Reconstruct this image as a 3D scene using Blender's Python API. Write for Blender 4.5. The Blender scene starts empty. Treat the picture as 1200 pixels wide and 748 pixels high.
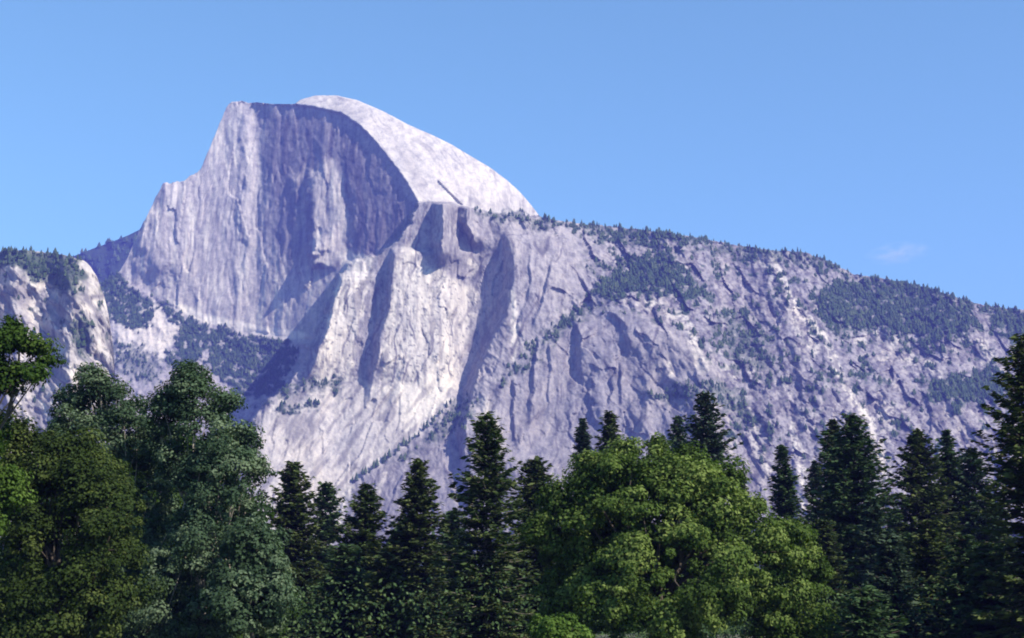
import bpy, math, random
import numpy as np

S = bpy.context.scene
COL = S.collection
R = math.radians

# ------------------------------------------------------------------ camera, light, exposure
PW, PH = 1200.0, 748.0
FPX = 1667.0                      # 50 mm lens, in photograph pixels
HORIZON = 735.0
PITCH = math.atan((HORIZON - PH / 2) / FPX)
EYE = 1.7
cam = bpy.data.cameras.new('camera')
cam.lens = 36.0 * FPX / PW
cam.sensor_width = 36.0
cam.clip_start = 0.5
cam.clip_end = 60000
cam_o = bpy.data.objects.new('camera', cam)
cam_o.location = (0, 0, EYE)
cam_o.rotation_euler = (math.pi / 2 + PITCH, 0, 0)
COL.objects.link(cam_o)
S.camera = cam_o

SUN = np.array((0.61, -0.47, 0.63)); SUN /= np.linalg.norm(SUN)
SUN_EL = math.asin(SUN[2])
SUN_AZ = math.atan2(SUN[0], SUN[1])            # clockwise from +Y
world = bpy.data.worlds.new('World'); S.world = world
world.use_nodes = True
wt = world.node_tree
sky = wt.nodes.new('ShaderNodeTexSky'); sky.sky_type = 'NISHITA'
sky.sun_disc = False
sky.sun_elevation = SUN_EL; sky.sun_rotation = SUN_AZ
sky.altitude = 1200; sky.air_density = 1.0; sky.dust_density = 0.25; sky.ozone_density = 4.0
bg = wt.nodes['Background']; bg.inputs[1].default_value = 0.105
tint = wt.nodes.new('ShaderNodeMix'); tint.data_type = 'RGBA'; tint.blend_type = 'MULTIPLY'
tint.inputs[0].default_value = 1.0; tint.inputs[7].default_value = (1.03, 1.32, 1.05, 1)
wt.links.new(sky.outputs[0], tint.inputs[6]); wt.links.new(tint.outputs[2], bg.inputs[0])

sun = bpy.data.lights.new('sun', 'SUN'); sun.energy = 5.0; sun.angle = R(0.5); sun.color = (1.0, 0.93, 0.80)
sun_o = bpy.data.objects.new('sun', sun)
from mathutils import Vector
sun_o.rotation_euler = Vector(SUN).to_track_quat('Z', 'Y').to_euler()
sun_o.location = (300, -200, 400)
COL.objects.link(sun_o)

S.view_settings.view_transform = 'Standard'
S.view_settings.look = 'None'
S.view_settings.gamma = 1.0
S.view_settings.use_curve_mapping = False
S.view_settings.exposure = 1.05
S.render.engine = 'CYCLES'
cy = S.cycles
cy.use_denoising = True
cy.max_bounces = 6; cy.diffuse_bounces = 2; cy.glossy_bounces = 1; cy.transmission_bounces = 3
cy.transparent_max_bounces = 4; cy.volume_bounces = 0
cy.filter_width = 1.9

# ------------------------------------------------------------------ helpers
cP, sP = math.cos(PITCH), math.sin(PITCH)

def at(px, py, Y):
    """world point at distance Y that a photograph pixel looks at"""
    x = (np.asarray(px, float) - PW / 2) / FPX
    y = (PH / 2 - np.asarray(py, float)) / FPX
    dy = cP - y * sP
    dz = sP + y * cP
    t = np.asarray(Y, float) / dy
    return np.stack(np.broadcast_arrays(x * t, np.asarray(Y, float) * np.ones_like(t), EYE + dz * t), -1)

def smooth(a, b, x):
    t = np.clip((x - a) / (b - a), 0, 1)
    return t * t * (3 - 2 * t)

_rng0 = np.random.RandomState(7)
PERM = np.concatenate([_rng0.permutation(256)] * 3)
GA = np.linspace(0, 2 * math.pi, 256, endpoint=False)
GXv, GYv = np.cos(GA), np.sin(GA)

def perlin(x, y, seed=0):
    x = np.asarray(x, float) + seed * 17.31; y = np.asarray(y, float) + seed * 9.73
    xi = np.floor(x).astype(int); yi = np.floor(y).astype(int)
    fx = x - xi; fy = y - yi
    xi &= 255; yi &= 255
    u = fx * fx * fx * (fx * (fx * 6 - 15) + 10); v = fy * fy * fy * (fy * (fy * 6 - 15) + 10)
    def g(ix, iy, dx, dy):
        h = PERM[PERM[ix & 255] + (iy & 255)]
        return GXv[h] * dx + GYv[h] * dy
    a = g(xi, yi, fx, fy); b = g(xi + 1, yi, fx - 1, fy)
    c = g(xi, yi + 1, fx, fy - 1); d = g(xi + 1, yi + 1, fx - 1, fy - 1)
    return ((a + u * (b - a)) * (1 - v) + (c + u * (d - c)) * v) * 1.5

def fbm(x, y, oct=4, seed=0, gain=0.5):
    s = 0; a = 1.0
    for k in range(oct):
        s = s + a * perlin(x * 2 ** k, y * 2 ** k, seed + k * 3); a *= gain
    return s

def ridged(x, y, oct=3, seed=0, gain=0.5):
    s = 0; a = 1.0
    for k in range(oct):
        s = s + a * (1 - 2 * np.abs(perlin(x * 2 ** k, y * 2 ** k, seed + k * 5))); a *= gain
    return s

def facets(px, py, cx, cy, seed):
    """tilted angular blocks: returns relief in units of one pixel of tilt"""
    x = px / cx + seed * 7.7; y = py / cy + seed * 3.3
    x = x + 0.25 * perlin(x * 1.7, y * 1.7, seed); y = y + 0.25 * perlin(x * 1.9, y * 1.9, seed + 1)
    xi = np.floor(x).astype(int); yi = np.floor(y).astype(int)
    best = np.full(np.shape(px), 9.0); out = np.zeros(np.shape(px))
    for dx in (-1, 0, 1):
        for dy in (-1, 0, 1):
            ix, iy = xi + dx, yi + dy
            h = PERM[PERM[ix & 255] + (iy & 255)]; h2 = PERM[h + 77]; h3 = PERM[h2 + 31]; h4 = PERM[h3 + 5]
            ox = x - ix - h / 255.; oy = y - iy - h2 / 255.
            d = ox * ox + oy * oy
            val = (h3 / 127.5 - 1) * ox * cx + (h4 / 127.5 - 1) * oy * cy * 0.6
            m = d < best
            best = np.where(m, d, best); out = np.where(m, val, out)
    return out

def segdist(px, py, pts):
    d = None
    for (x0, y0), (x1, y1) in zip(pts[:-1], pts[1:]):
        vx, vy = x1 - x0, y1 - y0
        t = np.clip(((px - x0) * vx + (py - y0) * vy) / (vx * vx + vy * vy + 1e-9), 0, 1)
        q = np.hypot(px - x0 - t * vx, py - y0 - t * vy)
        d = q if d is None else np.minimum(d, q)
    return d

def sdf(px, py, poly):
    """signed distance in photograph pixels, positive inside"""
    pts = list(poly) + [poly[0]]
    d = segdist(px, py, pts)
    ins = np.zeros(np.shape(px), bool)
    for (x0, y0), (x1, y1) in zip(pts[:-1], pts[1:]):
        if y0 == y1: continue
        c = ((y0 > py) != (y1 > py)) & (px < (x1 - x0) * (py - y0) / (y1 - y0) + x0)
        ins ^= c
    return np.where(ins, d, -d)

def inside(px, py, poly, soft=4, wob=0, seed=0, wl=18):
    d = sdf(px, py, poly)
    if wob: d = d + wob * fbm(px / wl, py / wl, 3, seed)
    return smooth(-soft, soft, d)

def poly_at(y, pts):
    pts = sorted(pts)
    return np.interp(y, [p[0] for p in pts], [p[1] for p in pts])

def mesh_np(name, verts, quads, mat, parent=None, smooth_shade=False, attrs=None, tris=None):
    me = bpy.data.meshes.new(name)
    verts = np.asarray(verts, np.float32).reshape(-1, 3)
    q = np.asarray(quads, np.int32).reshape(-1, 4) if quads is not None and len(quads) else np.zeros((0, 4), np.int32)
    t = np.asarray(tris, np.int32).reshape(-1, 3) if tris is not None and len(tris) else np.zeros((0, 3), np.int32)
    me.vertices.add(len(verts)); me.vertices.foreach_set('co', verts.ravel())
    loops = np.concatenate([q.ravel(), t.ravel()])
    me.loops.add(len(loops)); me.loops.foreach_set('vertex_index', loops)
    n = len(q) + len(t)
    me.polygons.add(n)
    starts = np.concatenate([np.arange(len(q)) * 4, len(q) * 4 + np.arange(len(t)) * 3]).astype(np.int32)
    me.polygons.foreach_set('loop_start', starts)
    if smooth_shade: me.polygons.foreach_set('use_smooth', np.ones(n, bool))
    for k, a in (attrs or {}).items():
        at_ = me.attributes.new(k, 'FLOAT', 'POINT'); at_.data.foreach_set('value', np.asarray(a, np.float32).ravel())
    me.update(calc_edges=True); me.validate()
    me.materials.append(mat)
    o = bpy.data.objects.new(name, me); COL.objects.link(o)
    if parent: o.parent = parent
    return o

def grid_quads(nr, nc):
    i = np.arange(nr * nc).reshape(nr, nc)
    return np.stack([i[:-1, :-1], i[1:, :-1], i[1:, 1:], i[:-1, 1:]], -1).reshape(-1, 4)

def tag(o, label=None, cat=None, group=None, kind=None):
    if label: o['label'] = label
    if cat: o['category'] = cat
    if group: o['group'] = group
    if kind: o['kind'] = kind
    return o

# ------------------------------------------------------------------ materials
def new_mat(name):
    m = bpy.data.materials.new(name); m.use_nodes = True
    nt = m.node_tree
    return m, nt, nt.nodes['Principled BSDF']

def N(nt, typ, **kw):
    n = nt.nodes.new(typ)
    for k, v in kw.items(): setattr(n, k, v)
    return n

def mixc(nt, fac, a, b, blend='MIX'):
    n = N(nt, 'ShaderNodeMix', data_type='RGBA', blend_type=blend)
    for s, v in ((n.inputs[0], fac), (n.inputs[6], a), (n.inputs[7], b)):
        if hasattr(v, 'is_linked'): nt.links.new(v, s)
        else: s.default_value = v if not isinstance(v, tuple) else (*v, 1)
    return n.outputs[2]

def ramp(nt, val, stops):
    n = N(nt, 'ShaderNodeValToRGB')
    el = n.color_ramp.elements
    el[0].position, el[0].color = stops[0][0], (*stops[0][1], 1)
    el[1].position, el[1].color = stops[-1][0], (*stops[-1][1], 1)
    for p, c in stops[1:-1]:
        e = el.new(p); e.color = (*c, 1)
    nt.links.new(val, n.inputs[0])
    return n.outputs[0]

def noise(nt, scale, detail=4, rough=0.6, stretch=None):
    tc = N(nt, 'ShaderNodeTexCoord')
    src = tc.outputs['Object']
    if stretch:
        mp = N(nt, 'ShaderNodeMapping'); mp.inputs['Scale'].default_value = stretch
        nt.links.new(src, mp.inputs['Vector']); src = mp.outputs[0]
    n = N(nt, 'ShaderNodeTexNoise')
    n.inputs['Scale'].default_value = scale; n.inputs['Detail'].default_value = detail; n.inputs['Roughness'].default_value = rough
    nt.links.new(src, n.inputs['Vector'])
    return n.outputs['Fac']

def rock_material(name, base, pale, stain_shade, veg):
    m, nt, b = new_mat(name)
    def A(n):
        a = N(nt, 'ShaderNodeAttribute', attribute_name=n); return a.outputs['Fac']
    fine = noise(nt, 0.06, 7, 0.72)
    mid = noise(nt, 0.008, 5, 0.65, (1, 1, 0.35))
    var = ramp(nt, mid, [(0.3, (0.86, 0.86, 0.90)), (0.5, (0.99, 0.97, 0.97)), (0.7, (1.10, 1.06, 1.0))])
    var2 = ramp(nt, fine, [(0.3, (0.52, 0.52, 0.55)), (0.5, (1, 1, 1)), (0.70, (1.34, 1.30, 1.24))])
    c = mixc(nt, A('pale'), base, pale)
    c = mixc(nt, A('stain_shade'), c, stain_shade)
    c = mixc(nt, 1.0, c, var, 'MULTIPLY')
    pf = N(nt, 'ShaderNodeMath', operation='MULTIPLY_ADD'); pf.inputs[1].default_value = -0.55; pf.inputs[2].default_value = 1.0
    nt.links.new(A('pale'), pf.inputs[0])
    c = mixc(nt, pf.outputs[0], c, var2, 'MULTIPLY')
    vcol = ramp(nt, fine, [(0.3, tuple(v * 0.6 for v in veg)), (0.7, tuple(v * 1.5 for v in veg))])
    drip = noise(nt, 0.05, 5, 0.7, (1, 1, 0.10))
    var3 = ramp(nt, drip, [(0.32, (0.62, 0.62, 0.66)), (0.5, (1, 1, 1)), (0.7, (1.16, 1.13, 1.08))])
    c = mixc(nt, 0.8, c, var3, 'MULTIPLY')
    c = mixc(nt, A('veg'), c, vcol)
    nt.links.new(c, b.inputs['Base Color'])
    b.inputs['Roughness'].default_value = 0.95
    b.inputs['Specular IOR Level'].default_value = 0.1
    bp = N(nt, 'ShaderNodeBump'); bp.inputs['Strength'].default_value = 0.6; bp.inputs['Distance'].default_value = 3.0
    nt.links.new(fine, bp.inputs['Height']); nt.links.new(bp.outputs[0], b.inputs['Normal'])
    return m

def leaf_material(name, dark, mid, light, trans=0.35, scale=0.6):
    m, nt, b = new_mat(name)
    n1 = noise(nt, scale, 3, 0.6)
    at_ = N(nt, 'ShaderNodeAttribute', attribute_name='tone')
    mx = N(nt, 'ShaderNodeMath', operation='MULTIPLY_ADD'); mx.inputs[1].default_value = 0.5
    nt.links.new(n1, mx.inputs[0])
    m2 = N(nt, 'ShaderNodeMath', operation='MULTIPLY'); m2.inputs[1].default_value = 0.5
    nt.links.new(at_.outputs['Fac'], m2.inputs[0]); nt.links.new(m2.outputs[0], mx.inputs[2])
    c = ramp(nt, mx.outputs[0], [(0.15, dark), (0.5, mid), (0.85, light)])
    nt.links.new(c, b.inputs['Base Color'])
    b.inputs['Roughness'].default_value = 0.75
    b.inputs['Specular IOR Level'].default_value = 0.06
    tr = N(nt, 'ShaderNodeBsdfTranslucent')
    tc = mixc(nt, 1.0, c, (1.1, 1.35, 0.55), 'MULTIPLY')
    nt.links.new(tc, tr.inputs['Color'])
    ms = N(nt, 'ShaderNodeMixShader'); ms.inputs[0].default_value = trans
    nt.links.new(b.outputs[0], ms.inputs[1]); nt.links.new(tr.outputs[0], ms.inputs[2])
    nt.links.new(ms.outputs[0], nt.nodes['Material Output'].inputs['Surface'])
    return m

def bark_material(name, c0, c1):
    m, nt, b = new_mat(name)
    f = noise(nt, 6, 5, 0.7, (1, 1, 0.15))
    c = ramp(nt, f, [(0.3, c0), (0.7, c1)])
    nt.links.new(c, b.inputs['Base Color']); b.inputs['Roughness'].default_value = 0.95
    return m

M_ROCK = rock_material('granite', (0.262, 0.243, 0.250), (0.56, 0.515, 0.455), (0.088, 0.080, 0.095), (0.032, 0.052, 0.026))
M_FARROCK = rock_material('forest_floor', (0.10, 0.10, 0.09), (0.3, 0.28, 0.26), (0.06, 0.06, 0.06), (0.022, 0.034, 0.022))
M_FAR_TREE = leaf_material('distant_needles', (0.020, 0.036, 0.014), (0.038, 0.064, 0.024), (0.085, 0.108, 0.044), 0.05, 0.02)
M_FIR = leaf_material('fir_needles', (0.010, 0.021, 0.010), (0.034, 0.062, 0.025), (0.095, 0.138, 0.055), 0.12, 0.5)
M_PINE = leaf_material('pine_needles', (0.014, 0.026, 0.008), (0.040, 0.064, 0.020), (0.11, 0.12, 0.044), 0.14, 0.4)
M_FIR_GREY = leaf_material('grey_fir_needles', (0.010, 0.020, 0.013), (0.032, 0.054, 0.033), (0.092, 0.124, 0.076), 0.10, 0.5)
M_FIR_WARM = leaf_material('warm_fir_needles', (0.012, 0.020, 0.007), (0.040, 0.058, 0.019), (0.115, 0.132, 0.044), 0.14, 0.5)
M_OAK = leaf_material('oak_leaves', (0.018, 0.034, 0.008), (0.070, 0.108, 0.024), (0.185, 0.228, 0.066), 0.32, 0.5)
M_OAK_DARK = leaf_material('dark_oak_leaves', (0.014, 0.032, 0.006), (0.030, 0.058, 0.010), (0.065, 0.10, 0.02), 0.3, 0.5)
M_COTTON = leaf_material('grey_green_leaves', (0.018, 0.034, 0.018), (0.050, 0.082, 0.044), (0.145, 0.185, 0.115), 0.25, 0.5)
M_OLIVE = leaf_material('olive_leaves', (0.012, 0.022, 0.006), (0.032, 0.050, 0.013), (0.085, 0.105, 0.030), 0.25, 0.5)
M_LIME = leaf_material('lime_leaves', (0.03, 0.06, 0.010), (0.075, 0.125, 0.024), (0.16, 0.22, 0.055), 0.34, 0.6)
M_BARK = bark_material('bark', (0.028, 0.022, 0.018), (0.085, 0.065, 0.05))
M_BARK_PALE = bark_material('pale_bark', (0.10, 0.085, 0.07), (0.30, 0.26, 0.22))

# ------------------------------------------------------------------ ground
mg, nt, b = new_mat('meadow')
nt.links.new(ramp(nt, noise(nt, 0.05, 6), [(0.3, (0.035, 0.045, 0.015)), (0.7, (0.09, 0.085, 0.035))]), b.inputs['Base Color'])
b.inputs['Roughness'].default_value = 1.0
gx = np.array([-7000, -3000, -1200, -600, -300, -150, -60, 0, 60, 150, 300, 600, 1200, 3000, 7000.])
gy = np.array([-1500, -300, -60, 0, 40, 80, 130, 200, 300, 500, 900, 1600, 2600, 4500, 8500.])
GX, GY = np.meshgrid(gx, gy)
GZ = 0.25 * perlin(GX / 130., GY / 130., 4)
o = mesh_np('ground', np.stack([GX, GY, GZ], -1), grid_quads(len(gy), len(gx))[:, ::-1], mg, smooth_shade=True)
tag(o, kind='structure')

# ------------------------------------------------------------------ mountain: the dome and the long ridge
SKY = [(60, 372), (95, 350), (120, 330), (140, 318), (150, 300), (157, 284), (168, 262), (175, 246), (184, 229), (190, 216), (197, 214), (215, 212), (224, 206),
       (236, 196), (243, 180), (250, 163), (256, 149), (262, 133), (265, 126), (272, 121), (283, 118), (291, 121), (300, 120), (320, 122), (345, 122), (352, 117),
       (370, 112), (395, 112), (420, 118), (450, 131), (480, 147), (510, 160), (530, 170), (550, 182), (575, 197),
       (595, 212), (610, 226), (622, 240), (632, 253), (640, 256), (665, 260), (700, 264), (740, 268), (780, 273), (820, 279),
       (860, 287), (900, 293), (945, 296), (975, 308), (1000, 321), (1030, 326), (1060, 331), (1090, 338), (1120, 348),
       (1150, 357), (1180, 361), (1200, 363), (1300, 380), (1420, 400)]
STEP = 1.2
cols = np.arange(60, 1420, STEP)
ytop = np.interp(cols, [p[0] for p in SKY], [p[1] for p in SKY])
jag = 1.6 * fbm(cols / 7, cols * 0, 3, 5)
jag *= np.where(cols < 280, 1.4, np.where(cols < 632, 0.12, 0.7))
ytop = ytop - jag
NR = 420
s = np.linspace(0, 1, NR)
PX = np.broadcast_to(cols, (NR, len(cols))).copy()
PY = ytop[None, :] + (640 - ytop[None, :]) * s[:, None]
dpy = (640 - ytop) / (NR - 1)

# -- near mass: slope field integrated upward from the foot
C = 0.90 + 0.25 * fbm(PX / 60, PY / 60, 3, 11)
def setc(poly, val, soft=8):
    global C
    w = inside(PX, PY, poly, soft, 5, 3)
    C = C * (1 - w) + val * w
CLIFF_H = [(540, 640), (548, 520), (575, 455), (610, 425), (650, 395), (700, 358), (760, 372), (800, 400), (838, 430), (850, 470), (845, 520), (850, 560), (860, 640)]
CLIFF_C = [(590, 285), (650, 275), (690, 330), (650, 385), (600, 425), (575, 440), (590, 380)]
CLIFF_B = [(350, 450), (395, 300), (488, 236), (560, 244), (598, 270), (600, 330), (575, 400), (545, 440), (500, 452), (430, 448)]
SLAB_F = [(330, 462), (420, 446), (500, 452), (545, 430), (528, 470), (500, 500), (460, 530), (415, 562), (395, 600), (385, 640), (280, 640), (283, 540), (300, 490)]
SLAB_G = [(395, 640), (400, 602), (420, 567), (465, 535), (505, 505), (532, 474), (545, 500), (540, 560), (545, 640)]
setc(CLIFF_H, 0.38); setc(CLIFF_C, 0.30); setc(CLIFF_B, 0.20); setc(SLAB_F, 0.50); setc(SLAB_G, 0.40)
setc([(860, 400), (960, 395), (1010, 480), (1030, 600), (880, 600), (860, 500)], 0.6, 45)
setc([(1080, 400), (1180, 400), (1200, 520), (1060, 520)], 0.65, 40)
m_px = 1.95
Dn = np.zeros_like(PX)
inc = C * m_px * dpy[None, :]
Dn[:-1] = np.cumsum(inc[::-1], 0)[::-1][1:]
Dn += 2900
k = np.hanning(47); k /= k.sum()
pad = np.pad(Dn, ((0, 0), (23, 23)), mode='edge')
Dn = np.stack([np.convolve(r, k, 'valid') for r in pad])
# the cliffs of the right wall are turned a little away from the sun
turn = -0.75 * np.clip(inside(PX, PY, CLIFF_H, 26) + 0.5 * inside(PX, PY, CLIFF_C, 20) + 0.9 * inside(PX, PY, SLAB_G, 14), 0, 1)
Dn += np.cumsum(turn, 1) * STEP
# broad spurs and gullies running down to the right
u = PX * 0.88 - PY * 0.47
v = PX * 0.47 + PY * 0.88
rightw = smooth(660, 820, PX)
Dn -= rightw * (10 * ridged(u / 85, v / 240, 2, 21) + 7 * ridged(u / 28, v / 80, 3, 25))

def wall(pl, pr, step, fade, t0=14, t1=14, grow=None):
    """a cliff that faces left: the rock right of the strip stands 'step' metres nearer and falls back over 'fade' pixels"""
    global Dn
    ys = [p[0] for p in pl]; t1 = max(t1, 22, 0.4 * (max(ys) - min(ys)))
    xl = poly_at(PY, pl); xr = poly_at(PY, pr); xl = xr - 0.42 * (xr - xl)
    wv = smooth(min(ys), min(ys) + t0, PY) * (1 - smooth(max(ys) - t1, max(ys), PY))
    wob = 2.2 * fbm(PX / 26, PY / 30, 3, int(fade)) + 0.8 * fbm(PX / 6, PY / 9, 2, 5)
    x = PX + wob
    h = np.clip((x - xl) / (xr - xl), 0, 1)
    d = np.clip((x - xr) / fade, 0, 1)
    h = h * (1 - d) ** 1.15
    if grow: step = step * np.interp(PY, grow[0], grow[1])
    Dn = Dn - 0.75 * step * wv * h
# shadowed sides of the buttresses
wall([(289, 450), (320, 449), (355, 437), (382, 429), (450, 420), (490, 414)], [(289, 462), (301, 463), (358, 457), (400, 445), (450, 437), (490, 430)], 62, 92, 10, 60)
wall([(268, 572), (300, 575), (320, 575), (360, 562), (390, 551), (440, 533), (470, 524), (500, 516), (540, 528), (620, 535)],
     [(268, 592), (300, 601), (333, 602), (373, 594), (400, 576), (440, 560), (470, 552), (500, 546), (540, 545), (620, 552)], 88, 100, 16, 50, ((268, 320, 400, 480), (0.45, 0.6, 0.9, 1.1)))
wall([(236, 487), (262, 484), (285, 482), (300, 491), (318, 503)], [(236, 520), (262, 521), (285, 519), (300, 520), (318, 522)], 105, 40, 4, 4)
wall([(240, 522), (262, 526), (296, 536)], [(240, 548), (262, 548), (296, 558)], 90, 26, 4, 6)
wall([(318, 392), (345, 380), (385, 366), (440, 340), (475, 318)], [(318, 402), (345, 396), (385, 384), (440, 362), (475, 340)], 70, 50, 10, 12)
wall([(372, 668), (400, 664), (430, 664), (458, 676)], [(372, 676), (400, 680), (430, 682), (458, 684)], 30, 44, 12, 14)
wall([(362, 696), (378, 712), (400, 724), (430, 728)], [(362, 714), (378, 732), (400, 738), (430, 738)], 26, 60, 6, 40)
wall([(392, 626), (430, 620), (470, 612), (520, 604)], [(392, 632), (430, 627), (470, 622), (520, 618)], 26, 40, 14, 10)
wall([(440, 596), (470, 594), (530, 598)], [(440, 602), (470, 602), (530, 606)], 22, 24)
wall([(420, 722), (450, 722), (480, 724)], [(420, 727), (450, 728), (480, 730)], 18, 40)
wall([(450, 744), (480, 740), (505, 734), (525, 728)], [(450, 762), (480, 758), (505, 752), (525, 744)], 24, 70, 14, 10)
wall([(440, 772), (470, 800), (520, 812)], [(440, 786), (470, 812), (520, 822)], 16, 70)
wall([(455, 838), (480, 850), (520, 866)], [(455, 852), (480, 864), (520, 878)], 14, 60)
wall([(395, 640), (430, 640), (500, 636)], [(395, 644), (430, 645), (500, 643)], 12, 24)
wall([(300, 640), (340, 634), (400, 612)], [(300, 646), (340, 641), (400, 620)], 18, 40)
wall([(290, 618), (340, 616), (400, 602)], [(290, 622), (340, 621), (400, 607)], 10, 20)

# -- the sheer face, turned a little to the left
def face_depth(px, py):
    x = px
    lat = np.where(x < 300, -0.38 * (x - 300), -1.55 * (x - 300))
    lat = np.where(x < 215, lat + 0.25 * (215 - x), lat)
    return 4090 + lat - 0.42 * (py - 130)
TAL = [(60, 335), (118, 318), (140, 322), (165, 338), (190, 351), (215, 366), (240, 377), (290, 388), (340, 396), (385, 400), (430, 400), (520, 400)]
ytal = np.interp(PX, [p[0] for p in TAL], [p[1] for p in TAL])
Df = face_depth(PX, np.minimum(PY, ytal))
below = np.clip(PY - ytal, 0, None)
Df -= below * 2.3 * 0.55 + np.clip(below - 22, 0, None) * 0.6
facew = 1 - smooth(-4, 4, PY - ytal)
# vertical flutes, flakes and streaks on the face
fwx = PX + 5 * fbm(PX / 40, PY / 60, 2, 33)
st = fbm(fwx / 15 + 0.25 * PY / 60, PY / 90, 4, 31, 0.55) * (0.5 + 0.9 * smooth(-0.3, 0.5, fbm(PX / 60, PY / 60, 2, 34)))
Df -= facew * (4.6 * st + 2.6 * ridged(fwx / 46, PY / 120, 2, 35) + 1.3 * fbm(PX / 6, PY / 9, 3, 38))
def bump(poly, h, soft, rs=0.0, cx=0):
    global Df
    w = inside(PX, PY, poly, soft, 4, 41)
    Df = Df - w * (h - rs * (PX - cx))
bump([(345, 210), (356, 195), (360, 240), (350, 275), (343, 250)], 8, 5, 1.1, 350)
bump([(362, 205), (385, 185), (402, 200), (412, 240), (412, 285), (396, 296), (366, 296), (360, 250)], 10, 6, 1.0, 385)
bump([(366, 285), (395, 265), (410, 292), (412, 306), (385, 315), (366, 312)], 12, 5, 1.2, 390)
bump([(285, 135), (297, 130), (303, 200), (298, 290), (282, 280)], 7, 8, 0.8, 292)
bump([(186, 214), (222, 206), (240, 200), (245, 250), (230, 320), (170, 320), (160, 290)], 20, 14, 0.5, 200)
bump([(450, 300), (475, 262), (492, 236), (500, 250), (480, 275), (462, 300)], 12, 5, 1.5, 470)
# -- the rounded dome behind the rim
RIM = [(283, 118), (300, 121), (345, 123), (370, 126), (400, 133), (420, 146), (440, 166), (460, 191), (475, 211), (487, 232), (492, 240)]
DOME = RIM + [(530, 270), (640, 290), (655, 262), (632, 240), (600, 190), (520, 150), (440, 100), (360, 90), (340, 110), (300, 112)]
drim = segdist(PX, PY, RIM)
Dd = face_depth(PX, PY) - 14 + 2.5 * drim ** 1.0 + 0.0042 * drim ** 2 + 2.2 * fbm(PX / 30, PY / 30, 3, 51) + 1.3 * fbm((PX - 0.7 * PY) / 9, (PY + 0.7 * PX) / 40, 3, 54)
Dd -= 9 * smooth(0, 3, 5 - segdist(PX, PY, [(516, 214), (530, 226), (545, 240)])) * (PX * 0.7 - PY * 0.7 > 211)
dw = smooth(-0.8, 0.8, sdf(PX, PY, DOME) + 0.8 * fbm(PX / 6, PY / 6, 3, 57))
Db = Df * (1 - dw) + Dd * dw

# -- silhouette of the near mass in front of the face
NEAR = [(640, 251), (620, 254), (600, 252), (560, 246), (530, 238), (505, 236), (490, 238), (480, 262), (462, 286), (446, 296), (428, 302), (408, 308), (398, 322), (386, 348), (372, 385),
        (354, 425), (338, 452), (312, 468), (296, 490), (283, 520), (278, 560), (276, 700), (1500, 700), (1500, 200), (640, 200)]
wobx = 3.0 * fbm(PX / 12, PY / 12, 3, 61) + 2.0 * fbm(PX / 4, PY / 4, 2, 63) * smooth(500, 540, PX)
nw = smooth(-0.9, 0.9, sdf(PX + wobx, PY + wobx * 0.5, NEAR))
# surface roughness of the near mass
smoothrock = np.clip(inside(PX, PY, SLAB_F, 10) * 0.9 + inside(PX, PY, SLAB_G, 6) * 0.6 + inside(PX, PY, CLIFF_B, 6) * 0.85 + inside(PX, PY, CLIFF_H, 8) * 0.75 + inside(PX, PY, CLIFF_C, 8) * 0.7, 0, 0.92)
rough = 1 - smoothrock
stB = fbm((PX + 6 * fbm(PX / 30, PY / 40, 3, 73)) / 12, PY / 50, 4, 71, 0.55)
steep = np.clip(inside(PX, PY, CLIFF_B, 6) + inside(PX, PY, CLIFF_C, 6) + inside(PX, PY, CLIFF_H, 6) + inside(PX, PY, SLAB_G, 6), 0, 1)
Dn -= steep * (1.5 * stB + 0.8 * ridged(PX / 34, PY / 90, 2, 75) + inside(PX, PY, CLIFF_H, 6) * 13 * ridged(PX / 62 + PY / 400, PY / 130, 2, 78, 0.4))
Dn -= rough * (8 * fbm(u / 26, v / 44, 3, 81) + 3.4 * ridged(u / 10, v / 19, 3, 85)) + (0.5 + 0.7 * rough) * fbm(PX / 4, PY / 5, 2, 88)
Dn -= (0.35 + 0.65 * rough) * (0.85 * facets(u, v, 26, 40, 3) + 0.8 * facets(u, v, 9, 15, 5)) * smooth(620, 680, PX)
Dn -= (1 - smooth(620, 680, PX)) * (0.30 * facets(PX + 0.25 * PY, PY, 16, 46, 7) + 0.22 * facets(PX + 0.25 * PY, PY, 6, 20, 9))
Df -= facew * (0.20 * facets(PX, PY, 19, 70, 11) + 0.12 * facets(PX, PY, 6, 30, 13))
Db = Df * (1 - dw) + Dd * dw
lowslope = smooth(0, 6, PY - ytal) * (1 - nw)
Db -= lowslope * (12 * fbm(PX / 36, PY / 30, 3, 91) + 4.5 * ridged(PX / 12, PY / 15, 3, 95))
D = Db * (1 - nw) + Dn * nw

# -- cover: vegetation, pale rock and painted sunlit tone, stains and painted shade
def M(poly, soft=5, wob=6, seed=1, wl=14): return inside(PX, PY, poly, soft, wob, seed, wl)
rag = 7 * fbm(PX / 7, PY / 6, 3, 301) + 6 * fbm(PX / 22, PY / 18, 2, 305)
veg = np.zeros_like(PX)
def addveg(poly, amt=1.0, soft=5, wob=7, seed=1):
    global veg
    d = sdf(PX, PY, poly) + rag * (0.6 + 0.08 * wob) + 0.5 * wob * fbm(PX / 14, PY / 14, 2, seed)
    hole = 1 - 0.75 * smooth(0.25, 0.6, fbm(PX / 9, PY / 7, 3, 311 + seed))
    veg = np.maximum(veg, amt * smooth(-soft, soft, d) * hole)
addveg([(112, 318), (140, 322), (152, 332), (178, 350), (182, 380), (160, 386), (128, 378), (118, 350)], 1.0, 3, 4, 2)
addveg([(180, 353), (215, 370), (246, 380), (244, 392), (240, 420), (215, 440), (196, 420), (212, 388), (205, 378)], 1.0, 3, 4, 3)
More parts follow.
